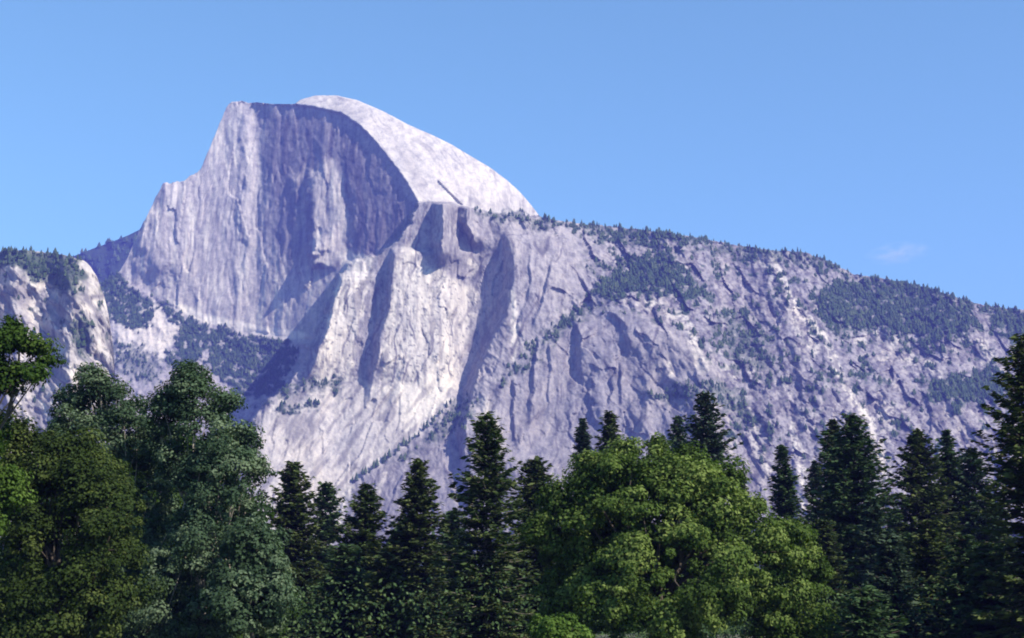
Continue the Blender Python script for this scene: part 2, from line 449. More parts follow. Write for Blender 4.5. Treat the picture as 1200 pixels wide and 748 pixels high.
addveg([(246, 384), (290, 392), (338, 400), (345, 420), (332, 450), (300, 470), (262, 450), (244, 430)], 1.0, 3, 4, 4)
addveg([(120, 395), (170, 405), (200, 430), (180, 450), (120, 430)], 0.6, 6, 8, 5)
V_TRI = [(694, 346), (715, 318), (738, 300), (775, 294), (800, 312), (832, 344), (812, 352), (780, 344), (742, 346), (716, 350)]
addveg(V_TRI, 1.0, 3, 4, 6)
addveg([(700, 350), (680, 356), (650, 380), (612, 420), (590, 445), (604, 440), (640, 408), (676, 372), (712, 352)], 0.75, 5, 8, 7)
V_R = [(958, 345), (985, 325), (1040, 325), (1090, 338), (1130, 352), (1150, 385), (1120, 392), (1085, 400), (1060, 398), (1025, 388), (985, 394), (968, 380)]
addveg(V_R, 0.95, 6, 12, 8)
addveg([(1088, 445), (1130, 444), (1160, 425), (1185, 440), (1180, 470), (1130, 474), (1095, 470)], 0.95, 4, 7, 9)
addveg([(1150, 358), (1300, 378), (1300, 420), (1210, 410), (1170, 390)], 0.9, 5, 8, 10)
addveg([(640, 254), (700, 262), (830, 278), (830, 290), (790, 288), (740, 285), (700, 278), (650, 268)], 0.9, 5, 9, 11)
addveg([(560, 247), (600, 251), (640, 254), (660, 264), (640, 268), (600, 260), (565, 254)], 0.6, 3, 5, 19)
addveg([(830, 284), (960, 296), (975, 312), (900, 306), (830, 298)], 0.6, 5, 10, 12)
addveg([(840, 380), (880, 370), (905, 420), (890, 440), (860, 430)], 0.55, 8, 12, 13)
addveg([(760, 462), (800, 452), (850, 448), (880, 470), (890, 505), (866, 495), (840, 468), (790, 476)], 0.6, 6, 8, 14)
addveg([(530, 470), (560, 466), (545, 500), (500, 520), (470, 540), (505, 505)], 0.55, 5, 6, 15)
addveg([(330, 448), (372, 446), (400, 448), (398, 456), (345, 462), (300, 476), (300, 466)], 0.6, 4, 5, 16)
addveg([(322, 478), (368, 472), (372, 478), (330, 486)], 0.8, 3, 4, 17)
spk = fbm(PX / 10, PY / 9, 3, 101) + 0.5 * fbm(PX / 40, PY / 35, 2, 104)
rslope = smooth(655, 730, PX) * (1 - inside(PX, PY, CLIFF_H, 10)) * nw
speck = rslope * smooth(0.20, 0.6, spk - 0.0016 * np.clip(PY - 380, 0, 200))
veg = np.maximum(veg, speck * 0.95)
pale = np.zeros_like(PX); stain_shade = np.zeros_like(PX)
def addp(poly, amt, soft=6, wob=5, seed=1):
    global pale
    pale = np.maximum(pale, amt * M(poly, soft, wob, seed))
def adds(poly, amt, soft=6, wob=5, seed=1):
    global stain_shade
    stain_shade = np.maximum(stain_shade, amt * M(poly, soft, wob, seed))
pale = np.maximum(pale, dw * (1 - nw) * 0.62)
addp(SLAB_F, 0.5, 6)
addp([(430, 455), (540, 428), (526, 468), (480, 512), (470, 500), (462, 465)], 1.0, 4, 5, 3)
addp([(466, 300), (480, 285), (500, 310), (560, 340), (556, 370), (530, 450), (442, 450), (450, 400)], 0.7, 4)  # pillar front between the shadow strips: sunlight painted in as paler rock
addp([(402, 300), (442, 300), (428, 355), (418, 400), (410, 448), (365, 448), (385, 370)], 0.85, 3)  # left pillar: lit tone painted into the colour, stopping at the shadowed cleft
addp([(135, 368), (180, 352), (212, 380), (190, 425), (135, 420)], 0.55, 6)
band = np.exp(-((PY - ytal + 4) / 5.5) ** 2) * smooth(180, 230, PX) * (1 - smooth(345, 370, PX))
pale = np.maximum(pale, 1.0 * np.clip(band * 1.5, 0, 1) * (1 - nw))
for pts, wd, am in (([(905, 300), (925, 345), (945, 372), (968, 398), (980, 430), (1000, 470), (1022, 495), (1036, 560)], 5, 1.0),
                    ([(890, 300), (912, 330), (925, 350), (935, 380), (955, 410)], 9, 0.6), ([(1010, 400), (1030, 390), (1050, 402), (1065, 420)], 9, 0.7),
                    ([(930, 500), (938, 540), (944, 600)], 6, 0.9), ([(1150, 400), (1168, 430), (1180, 445)], 6, 0.8),
                    ([(760, 355), (800, 370), (815, 405), (822, 430)], 8, 0.7), ([(850, 430), (862, 446)], 4, 0.9), ([(785, 425), (787, 440)], 3, 0.8),
                    ([(880, 480), (886, 520), (905, 560)], 5, 0.7), ([(1080, 420), (1100, 440)], 6, 0.7), ([(600, 345), (604, 400), (600, 420)], 4, 0.8),  # last stroke paints the sunlit lip of the column
                    ([(566, 470), (575, 490), (585, 530)], 8, 0.6), ([(552, 305), (556, 320)], 4, 0.9), ([(395, 298), (412, 300)], 5, 0.8),
                    ([(408, 575), (400, 600), (396, 620)], 6, 0.9), ([(452, 556), (440, 580)], 3, 0.6), ([(1040, 480), (1030, 540)], 14, 0.5)):
    pale = np.maximum(pale, am * (1 - smooth(wd * 0.4, wd * 1.3, segdist(PX, PY, pts) + 3 * fbm(PX / 9, PY / 9, 3, 7))))
streak = smooth(-0.2, 0.7, fbm(fwx / 10, PY / 120, 4, 111, 0.6))
cwx = PX + 9 * fbm(PX / 45, PY / 55, 3, 201) + 0.2 * PY
crack = 1 - smooth(0.015, 0.07, np.abs(perlin(cwx / 34, PY / 150, 203)))
crack = np.maximum(crack, 0.7 * (1 - smooth(0.01, 0.06, np.abs(perlin(cwx / 17, PY / 90, 207)))))
crack *= smooth(-0.25, 0.25, perlin(PX / 25, PY / 50, 209))
streak2 = smooth(-0.1, 0.7, fbm(fwx / 8, PY / 75, 4, 117, 0.6))
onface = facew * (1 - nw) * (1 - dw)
pale = np.maximum(pale, onface * 0.70 * (0.35 + 0.65 * streak2) * (1 - 0.9 * smooth(300, 330, PX) * (1 - smooth(280, 330, PY))))  # left and lower face painted paler, as if in stronger sun
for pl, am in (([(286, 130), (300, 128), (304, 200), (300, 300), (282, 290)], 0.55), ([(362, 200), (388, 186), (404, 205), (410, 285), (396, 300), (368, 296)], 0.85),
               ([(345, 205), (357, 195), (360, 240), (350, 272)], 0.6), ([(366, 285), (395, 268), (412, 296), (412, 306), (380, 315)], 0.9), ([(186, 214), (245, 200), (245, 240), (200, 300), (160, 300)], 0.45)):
    pale = np.maximum(pale, onface * am * inside(PX, PY, pl, 5, 6, 9) * (0.6 + 0.4 * streak2))  # sunlit patches of the face, painted pale over the bumps
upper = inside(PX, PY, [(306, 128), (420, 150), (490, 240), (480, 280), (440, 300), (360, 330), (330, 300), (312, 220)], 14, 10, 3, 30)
stain_shade = np.maximum(stain_shade, onface * upper * (0.55 + 0.4 * streak) * (1 - 0.8 * pale))  # real dark staining, deepened to paint shade on the upper right face
stain_shade = np.maximum(stain_shade, onface * 0.22 * streak * (1 - upper) * (1 - pale))
adds([(310, 190), (345, 190), (345, 285), (318, 290)], 0.0)
stain_shade = np.maximum(stain_shade, steep * nw * 0.42 * smooth(0.05, 0.7, fbm(PX / 6, PY / 50, 4, 121, 0.6)))
stain_shade = np.maximum(stain_shade, inside(PX, PY, CLIFF_H, 10) * nw * (0.22 + 0.2 * fbm(PX / 30, PY / 60, 3, 125)))
fs = smooth(0.12, 0.34, fbm(cwx / 5.0, PY / 48, 3, 221)) * smooth(-0.3, 0.3, perlin(PX / 30, PY / 40, 223))
stain_shade = np.maximum(stain_shade, steep * nw * 0.60 * fs)
stain_shade = np.maximum(stain_shade, onface * 0.45 * fs * (0.4 + 0.6 * upper))
spots = smooth(0.50, 0.72, fbm(PX / 5, PY / 4, 2, 225)) * inside(PX, PY, CLIFF_B, 4) * smooth(300, 330, PY)
veg = np.maximum(veg, 0.245 * spots * nw); stain_shade = np.maximum(stain_shade, 0.75 * spots * nw)
stain_shade = np.maximum(stain_shade, steep * nw * 0.9 * crack)
stain_shade = np.maximum(stain_shade, inside(PX, PY, SLAB_G, 6) * 0.25)
stain_shade = np.maximum(stain_shade, nw * 0.30 * rslope * smooth(-0.1, 0.5, fbm(u / 22, v / 80, 4, 131)))
stain_shade = np.maximum(stain_shade, inside(PX, PY, SLAB_F, 6) * 0.5 * smooth(0.05, 0.5, fbm((PX * 0.75 + PY * 0.62) / 11, (PX - PY) / 90, 4, 133)))
alongd = PX * 0.8 + PY * 0.6
arc = 1 - smooth(0.02, 0.09, np.abs(perlin((drim + 5 * fbm(PX / 30, PY / 30, 2, 401)) / 15, alongd / 110, 403)))
stain_shade = np.maximum(stain_shade, dw * (1 - nw) * np.clip(0.30 * arc * smooth(-0.2, 0.3, perlin(PX / 30, PY / 30, 405)) + 0.18 * smooth(0.0, 0.6, fbm(drim / 26, alongd / 60, 4, 407)), 0, 0.6))
mott = smooth(-0.1, 0.6, fbm(u / 15, v / 26, 4, 411, 0.6))
fmot = smooth(-0.05, 0.5, fbm(PX / 5.5, PY / 5, 3, 421, 0.6))
stain_shade = np.maximum(stain_shade, nw * rslope * 0.8 * (1 - smooth(0.02, 0.09, np.abs(perlin((u + 6 * fbm(PX / 30, PY / 30, 3, 431)) / 38, v / 130, 433)))) * smooth(-0.2, 0.3, perlin(PX / 40, PY / 40, 435)))
stain_shade = np.maximum(stain_shade, nw * rslope * (0.16 + 0.50 * mott + 0.62 * fmot))
pale = np.maximum(pale, nw * rslope * 0.30 * smooth(0.15, 0.7, fbm(u / 13, v / 24, 4, 415, 0.6)))
stain_shade = np.clip(stain_shade, 0, 1); pale = np.clip(pale - 0.6 * veg, 0, 1)

P = at(PX, PY, D)
# foot down to the valley floor, back down behind the crest
foot = []
for kk in range(1, 9):
    f = kk / 8
    foot.append(at(cols, 640 + 100 * f, D[-1] - 500 * f - 12 * np.sin(cols / 30) * f))
back = []
top = P[0]
for dy, dz in ((1500, 0.0), (1100, 0.35), (700, 0.65), (350, 0.87), (130, 0.965), (40, 0.992)):
    q = top.copy(); q[:, 1] += dy; q[:, 2] = q[:, 2] * dz - (10 if dz == 0 else 0); back.append(q)
V = np.concatenate([np.stack(back), P, np.stack(foot)], 0)
def ext(a):
    return np.concatenate([np.repeat(a[:1], len(back), 0), a, np.repeat(a[-1:], len(foot), 0)], 0)
vegx = ext(veg); vegx[-len(foot):] = 0.9
o = mesh_np('mountain', V, grid_quads(V.shape[0], V.shape[1]), M_ROCK, smooth_shade=False, attrs={'veg': vegx, 'pale': ext(pale), 'stain_shade': ext(stain_shade)})
tag(o, kind='structure')
MP, MVEG = P, veg

# ------------------------------------------------------------------ nearer cliff on the left
LSKY = [(-260, 262), (-120, 276), (0, 295), (30, 293), (60, 296), (84, 301), (98, 305), (106, 312), (114, 326), (122, 347), (128, 372), (132, 400), (135, 440), (138, 500), (141, 560), (145, 640)]
lc = np.arange(-260, 145, 1.1)
lt = np.interp(lc, [p[0] for p in LSKY], [p[1] for p in LSKY]) - 1.4 * fbm(lc / 8, lc * 0, 3, 14)
NL = 290
LX = np.broadcast_to(lc, (NL, len(lc))).copy()
LY = lt[None] + (660 - lt[None]) * np.linspace(0, 1, NL)[:, None]
LC_ = 0.55 + 0.30 * fbm(LX / 45, LY / 45, 3, 141)
LC_ = np.where(LY < 330, LC_ + 0.35, LC_)
wq = inside(LX, LY, [(85, 310), (112, 318), (135, 400), (135, 460), (70, 460), (75, 400), (95, 360)], 8, 5, 3)
LC_ = LC_ * (1 - wq) + 0.15 * wq
dl = (660 - lt) / (NL - 1)
LD = np.zeros_like(LX); LD[:-1] = np.cumsum((LC_ * 1.5 * dl[None])[::-1], 0)[::-1][1:]
pad = np.pad(LD, ((0, 0), (10, 10)), mode='edge'); k = np.hanning(21); k /= k.sum()
LD = np.stack([np.convolve(r, k, 'valid') for r in pad]) + 2150
edge = np.interp(LY, [300, 330, 372, 400, 440, 660], [100, 116, 129, 133, 136, 190])
LD += 60 * smooth(40, 0, edge - LX) ** 2
lu, lv = LX * 0.8 - LY * 0.6, LX * 0.6 + LY * 0.8
LD -= 12 * ridged(lu / 26, lv / 70, 3, 151) + 7 * fbm(LX / 24, LY / 24, 3, 155) + 2.4 * ridged(LX / 9, LY / 12, 3, 158) + 2.2 * fbm(LX / 5, LY / 20, 3, 159) * (1 + wq)
lveg = np.maximum(inside(LX, LY, [(-260, 262), (0, 295), (60, 295), (95, 303), (80, 312), (50, 320), (0, 312), (-260, 300)], 5, 8, 4) * 0.9,
                  0.8 * inside(LX, LY, [(30, 315), (80, 308), (100, 325), (92, 345), (62, 338), (38, 330)], 6, 8, 5))
lveg = np.maximum(lveg, 0.75 * inside(LX, LY, [(78, 376), (102, 370), (106, 410), (92, 420), (84, 400)], 5, 6, 6))
lveg = np.maximum(lveg, 0.7 * smooth(0.45, 0.75, fbm(LX / 11, LY / 11, 3, 161)))
lpale = np.clip(0.30 + 0.6 * fbm(LX / 16, LY / 26, 3, 171), 0, 1) * (1 - lveg)
lck = 1 - smooth(0.02, 0.10, np.abs(perlin((lu + 4 * fbm(LX / 14, LY / 14, 2, 8)) / 16, lv / 60, 177)))
lst = np.maximum(0.55 * smooth(0.0, 0.6, fbm(lu / 12, lv / 50, 4, 175)), 0.8 * lck)
LP = at(LX, LY, LD)
lf = np.stack([at(lc, 660 + 82 * f, LD[-1] - 300 * f) for f in (0.25, 0.5, 0.75, 1.0)])
lb = []
for dy, dz in ((900, 0.0), (600, 0.5), (300, 0.82), (90, 0.97)):
    q = LP[0].copy(); q[:, 0] *= 1 + 1.05 * dy / q[:, 1]; q[:, 1] += dy; q[:, 2] = q[:, 2] * dz - (10 if dz == 0 else 0); lb.append(q)
V = np.concatenate([np.stack(lb), LP, lf], 0)
def extl(a): return np.concatenate([np.repeat(a[:1], 4, 0), a, np.repeat(a[-1:], 4, 0)], 0)
o = mesh_np('cliff', V, grid_quads(V.shape[0], V.shape[1]), M_ROCK, attrs={'veg': extl(lveg), 'pale': extl(lpale), 'stain_shade': extl(lst)})
tag(o, kind='structure')

# ------------------------------------------------------------------ far wooded hill in the saddle
FS = [(-200, 330), (40, 312), (90, 299), (110, 291), (130, 284), (150, 276), (170, 266), (230, 250), (300, 260), (420, 330)]
fc = np.arange(-200, 420, 2.0)
ft = np.interp(fc, [p[0] for p in FS], [p[1] for p in FS])
FX = np.broadcast_to(fc, (90, len(fc))).copy()
FY = ft[None] + (470 - ft[None]) * np.linspace(0, 1, 90)[:, None]
FD = 5600 - (FY - ft[None]) * 4.2 - 40 * fbm(FX / 30, FY / 30, 4, 181)
FP = at(FX, FY, FD)
fb = []
for dy, dz in ((1400, 0.0), (700, 0.6), (200, 0.95)):
    q = FP[0].copy(); q[:, 1] += dy; q[:, 2] *= dz; fb.append(q)
ff = FP[-1].copy(); ff[:, 2] = -5; ff[:, 1] -= 300
V = np.concatenate([np.stack(fb), FP, ff[None]], 0)
ones = np.ones(V.shape[:2])
o = mesh_np('hill', V, grid_quads(V.shape[0], V.shape[1]), M_FARROCK, smooth_shade=True, attrs={'veg': ones, 'pale': ones * 0, 'stain_shade': ones * 0})
tag(o, kind='structure')

# ------------------------------------------------------------------ woods on the mountain (no one could count them)
def cone_tree(rng, h, w):
    """small conifer: three stacked ragged skirts, base at the origin"""
    vs, ts = [], []
    n = 6
    for z0, z1, r in ((0.10, 0.62, 1.0), (0.30, 0.86, 0.85), (0.55, 1.0, 0.58)):
        i0 = len(vs)
        for kk in range(n):
            a = 2 * math.pi * (kk + rng.rand() * 0.5) / n
            rr = w * r * rng.uniform(0.7, 1.15)
            vs.append((rr * math.cos(a), rr * math.sin(a), h * (z0 + rng.uniform(-0.04, 0.04))))
        vs.append((rng.uniform(-.05, .05) * w, rng.uniform(-.05, .05) * w, h * z1))
        for kk in range(n): ts.append((i0 + kk, i0 + (kk + 1) % n, i0 + n))
    return np.array(vs), np.array(ts)

def scatter(name, pts, weight, count, hmin, hmax, seed, label):
    rng = np.random.RandomState(seed)
    w = weight.ravel().astype(float); w = w / w.sum()
    idx = rng.choice(len(w), count, p=w)
    p = pts.reshape(-1, 3)[idx]
    protos = [cone_tree(rng, 1.0, rng.uniform(0.22, 0.48)) for _ in range(10)]
    vs, ts, tn, off = [], [], [], 0
    for q in p:
        v, t = protos[rng.randint(10)]
        h = hmin * 0.55 + (hmax - hmin * 0.55) * rng.rand() ** 1.7
        v = v * h
        vs.append(v + q - np.array((0, 0, 0.08 * h))); ts.append(t + off); off += len(v)
        tn.append(np.full(len(v), rng.rand()))
    o = mesh_np(name, np.concatenate(vs), None, M_FAR_TREE, tris=np.concatenate(ts), attrs={'tone': np.concatenate(tn)})
    tag(o, label, 'woods', kind='stuff')
    return o
area = (dpy / 1.3)[None, :]
vis = (PY < 560)
scatter('mountain_woods', MP[::1], (np.clip(MVEG - 0.25, 0, 1) ** 1.3) * vis * area, 15000, 5, 15, 5, 'dark conifer woods and scrub spread over the mountain slopes and ledges')
scatter('hill_woods', FP, (FX < 260) * np.ones_like(FX), 1500, 20, 34, 6, 'blue hazy conifer woods covering the hill in the saddle')
scatter('cliff_woods', LP, np.clip(lveg - 0.2, 0, 1) * (LY < 500) * (LX > -160), 620, 8, 15, 8, 'conifers and scrub on top and ledges of the pale cliff')

rngv = np.random.RandomState(91)
vy = np.exp(rngv.uniform(math.log(330), math.log(2300), 3200)); vx = rngv.uniform(-0.62, 0.62, 3200) * vy
vp = np.stack([vx, vy, 0 * vx], 1)
scatter('valley_woods', vp, np.ones(3200), 2600, 16, 30, 12, 'dark conifer woods covering the valley floor between the near trees and the mountain')

# single conifers that stand out against rock or sky
def tiny_protos(seed, wmin, wmax):
    rng = np.random.RandomState(seed); out = []
    for _ in range(5):
        v, t = cone_tree(rng, 1.0, rng.uniform(wmin, wmax))
        me_o = mesh_np('ridge_conifer', v, None, M_FAR_TREE, tris=t, attrs={'tone': np.full(len(v), rng.rand())})
        out.append(me_o)
    return out
protos = tiny_protos(3, 0.2, 0.36)
used = set()
rng = np.random.RandomState(17)
def put(protos, p, h, label, group, name):
    k = rng.randint(len(protos)); src = protos[k]
    if k in used and src.name in [x.name for x in COL.objects]:
        c = src.copy(); COL.objects.link(c)
    else:
        c = src; used.add(k)
    c.location = p; c.scale = (h * rng.uniform(.85, 1.2), h * rng.uniform(.85, 1.2), h); c.rotation_euler = (0, 0, rng.uniform(0, 6.28))
    c.name = name
    tag(c, label, 'conifer', group)
    return c
def mountain_point(px, py):
    j = int(round((px - cols[0]) / STEP)); col = PY[:, j]
    i = int(np.argmin(np.abs(col - py))); return MP[i, j]
LEDGE = [(524, 474), (512, 486), (498, 500), (482, 514), (466, 526), (448, 540), (430, 553), (414, 562)]
lx = [p[0] for p in LEDGE][::-1]; ly = [p[1] for p in LEDGE][::-1]
for i in range(24):
    x = 414 + (524 - 414) * (i + rng.uniform(-.35, .35)) / 23.0
    put(protos, mountain_point(x, np.interp(x, lx, ly) + rng.uniform(1, 5)), rng.uniform(11, 21), 'tiny dark conifer in the slanting row along the ledge below the pale slab', 'conifers in a row on the slanting ledge', 'ledge_conifer')
n_sky = 0
for i in range(400):
    if n_sky >= 120: break
    x = rng.uniform(636, 1198)
    dens = 0.9 if x < 835 else (0.35 if x < 945 else (0.55 if x < 1140 else 0.95))
    if perlin(x / 14.0, 0.3, 9) < -0.15 or rng.rand() > dens: continue
    j = int(round((x - cols[0]) / STEP))
    put(protos, MP[rng.randint(0, 6), j] - np.array((0, 0, 2)), rng.uniform(7, 17), 'tiny dark conifer standing on the skyline of the long wooded ridge', 'conifers along the ridge skyline', 'ridge_conifer'); n_sky += 1
for i in range(22):
    x = rng.uniform(2, 92)
    j = int(round((x - lc[0]) / 1.1))
    put(protos, LP[rng.randint(0, 5), j] - np.array((0, 0, 1)), rng.uniform(8, 15), 'tiny dark conifer on the flat top of the pale cliff', 'conifers on the cliff top', 'cliff_conifer')

# ------------------------------------------------------------------ near trees
def tube(path, radii, n=7):
    path = np.asarray(path, float); radii = np.asarray(radii, float)
    t = np.gradient(path, axis=0); t /= np.linalg.norm(t, axis=1)[:, None] + 1e-9
    ref = np.where(np.abs(t[:, 2:3]) > 0.9, np.array([[1., 0, 0]]), np.array([[0, 0, 1.]]))
    a = np.cross(t, ref); a /= np.linalg.norm(a, axis=1)[:, None] + 1e-9
    b_ = np.cross(t, a)
    th = np.linspace(0, 2 * math.pi, n, endpoint=False)
    v = path[:, None] + radii[:, None, None] * (np.cos(th)[None, :, None] * a[:, None] + np.sin(th)[None, :, None] * b_[:, None])
    i = np.arange(len(path) * n).reshape(len(path), n)
    q = np.stack([i[:-1], np.roll(i[:-1], -1, 1), np.roll(i[1:], -1, 1), i[1:]], -1).reshape(-1, 4)
    return v.reshape(-1, 3), q

class Bag:
    def __init__(s): s.v, s.q, s.n = [], [], 0
    def add(s, v, q): s.v.append(v); s.q.append(q + s.n); s.n += len(v)
    def build(s, name, mat, parent): return mesh_np(name, np.concatenate(s.v), np.concatenate(s.q), mat, parent, smooth_shade=True)

def cards(c, d, size, aspect, rng, flat=0.5, nrm=None):
    """leaf or spray shapes: centres c, long axis d, one bent four-cornered face each"""
    n = len(c)
    d = d / (np.linalg.norm(d, axis=1)[:, None] + 1e-9)
    if nrm is not None: d = np.cross(nrm, rng.normal(size=(n, 3))); d /= np.linalg.norm(d, axis=1)[:, None] + 1e-9
    r = rng.normal(size=(n, 3)); r[:, 2] += flat * 2.5
    w = np.cross(d, r) if nrm is None else np.cross(nrm, d); w /= np.linalg.norm(w, axis=1)[:, None] + 1e-9
    L = size[:, None] * d * 0.5; Wd = size[:, None] * aspect * w * 0.5
    v = np.stack([c - L, c + Wd - L * 0.15, c + L, c - Wd - L * 0.15], 1)
    q = np.arange(n * 4).reshape(n, 4)
    return v.reshape(-1, 3), q

def root(name, loc, label, cat, group=None):
    o = bpy.data.objects.new(name, None); COL.objects.link(o); o.location = loc; o.empty_display_size = 1
    return tag(o, label, cat, group)

def conifer(px, ptop, Y, wpx, label, mat=M_FIR, base=0.08, seed=1, power=0.85, dens=1.0, name='conifer', group=None, bark=M_BARK, gaps=0.15, lean=0.0, droop=0.25):
    rng = np.random.RandomState(seed)
    if mat is M_FIR: mat = (M_FIR, M_FIR_GREY, M_FIR_WARM)[seed % 3]
    lean = lean or 0.02 * (rng.rand() - 0.5)
    p = at(px, ptop, Y); H = float(p[2]); Rr = 1.2 * wpx / 2 / FPX * Y
    o = root(name, (float(p[0]), Y, 0), label, 'tree', group)
    zz = np.linspace(0, 1, 14)
    bend = lean * H * zz ** 2
    path = np.stack([bend + 0.02 * H * 0.3 * np.sin(zz * 5 + seed), 0 * zz, H * zz - 0.3], 1)
    v, q = tube(path, 0.011 * H * (1 - zz) ** 0.9 + 0.02, 8)
    mesh_np('trunk', v, q, bark, o, smooth_shade=True)
    cs, ds, ss, tn = [], [], [], []
    lb = Bag()
    z = base * H
    while z < H * 0.995:
        t = (z / H - base) / (1 - base)
        Lm = Rr * ((1 - t) ** (power * 0.8)) * (0.86 + 0.16 * perlin(t * 9, seed * 0.37, seed) + 0.10 * rng.normal()) * (0.55 + 0.45 * min(1, t / 0.12 + 0.3)) + 0.12
        nb = rng.randint(5, 8)
        a0 = rng.uniform(0, 6.28)
        for bnum in range(nb):
            if rng.rand() < gaps: continue
            a = a0 + 6.28 * bnum / nb + rng.uniform(-.35, .35)
            L = Lm * rng.uniform(0.6, 1.3)
            rise = rng.uniform(-0.1, 0.25) + 0.55 * t ** 2 - droop * (1 - t)
            out = np.array((math.cos(a), math.sin(a), 0.0))
            n = max(3, int(L / 0.24 * dens))
            f = np.sort(rng.uniform(0.12, 1, n))
            bx = np.interp(z / H, zz, path[:, 0])
            org = np.array((bx, 0, z + rng.uniform(-.15, .15)))
            curve = lambda g: org + out * (L * g)[:, None] + np.array((0, 0, 1.0)) * (L * (rise * g + 0.16 * g ** 3 - 0.10 * g))[:, None]
            if L > 0.5:
                g = np.linspace(0, 0.92, 4); tv, tq = tube(curve(g), np.linspace(0.035 + 0.006 * L, 0.012, 4), 4); lb.add(tv, tq)
            pc = curve(f)
            side = np.array((-out[1], out[0], 0.0))
            bt = rng.rand()
            for rep in range(3):
                sgn = rng.choice([-1, 1], n)[:, None]
                spread = (0.34 * L * (1 - f) + 0.16)[:, None] * rng.uniform(0, 1, (n, 1))
                cc = pc + side * sgn * spread + rng.normal(size=(n, 3)) * 0.07 + np.array((0, 0, -0.10)) * rng.rand(n, 1) * 2
                dd = out * 1.0 + side * sgn * rng.uniform(0.3, 1.1, (n, 1)) + np.array((0, 0, 1)) * rng.uniform(-0.5, 0.35, (n, 1))
                cs.append(cc); ds.append(dd); ss.append(rng.uniform(0.45, 0.95, n) * (0.6 + 0.4 * min(1, Y / 160))); tn.append(np.clip(bt * 0.5 + 0.35 * f + rng.normal(size=n) * 0.12, 0, 1))
        z += rng.uniform(0.12, 0.32) * (0.6 + 0.4 * H / 28)
    cs = np.concatenate(cs); ds = np.concatenate(ds); ss = np.concatenate(ss); tn = np.concatenate(tn)
    v, q = cards(cs, ds, ss, 0.40, rng, 0.8)
    mesh_np('crown', v, q, mat, o, attrs={'tone': np.repeat(tn, 4)})
    if lb.n: lb.build('branches', bark, o)
    return o

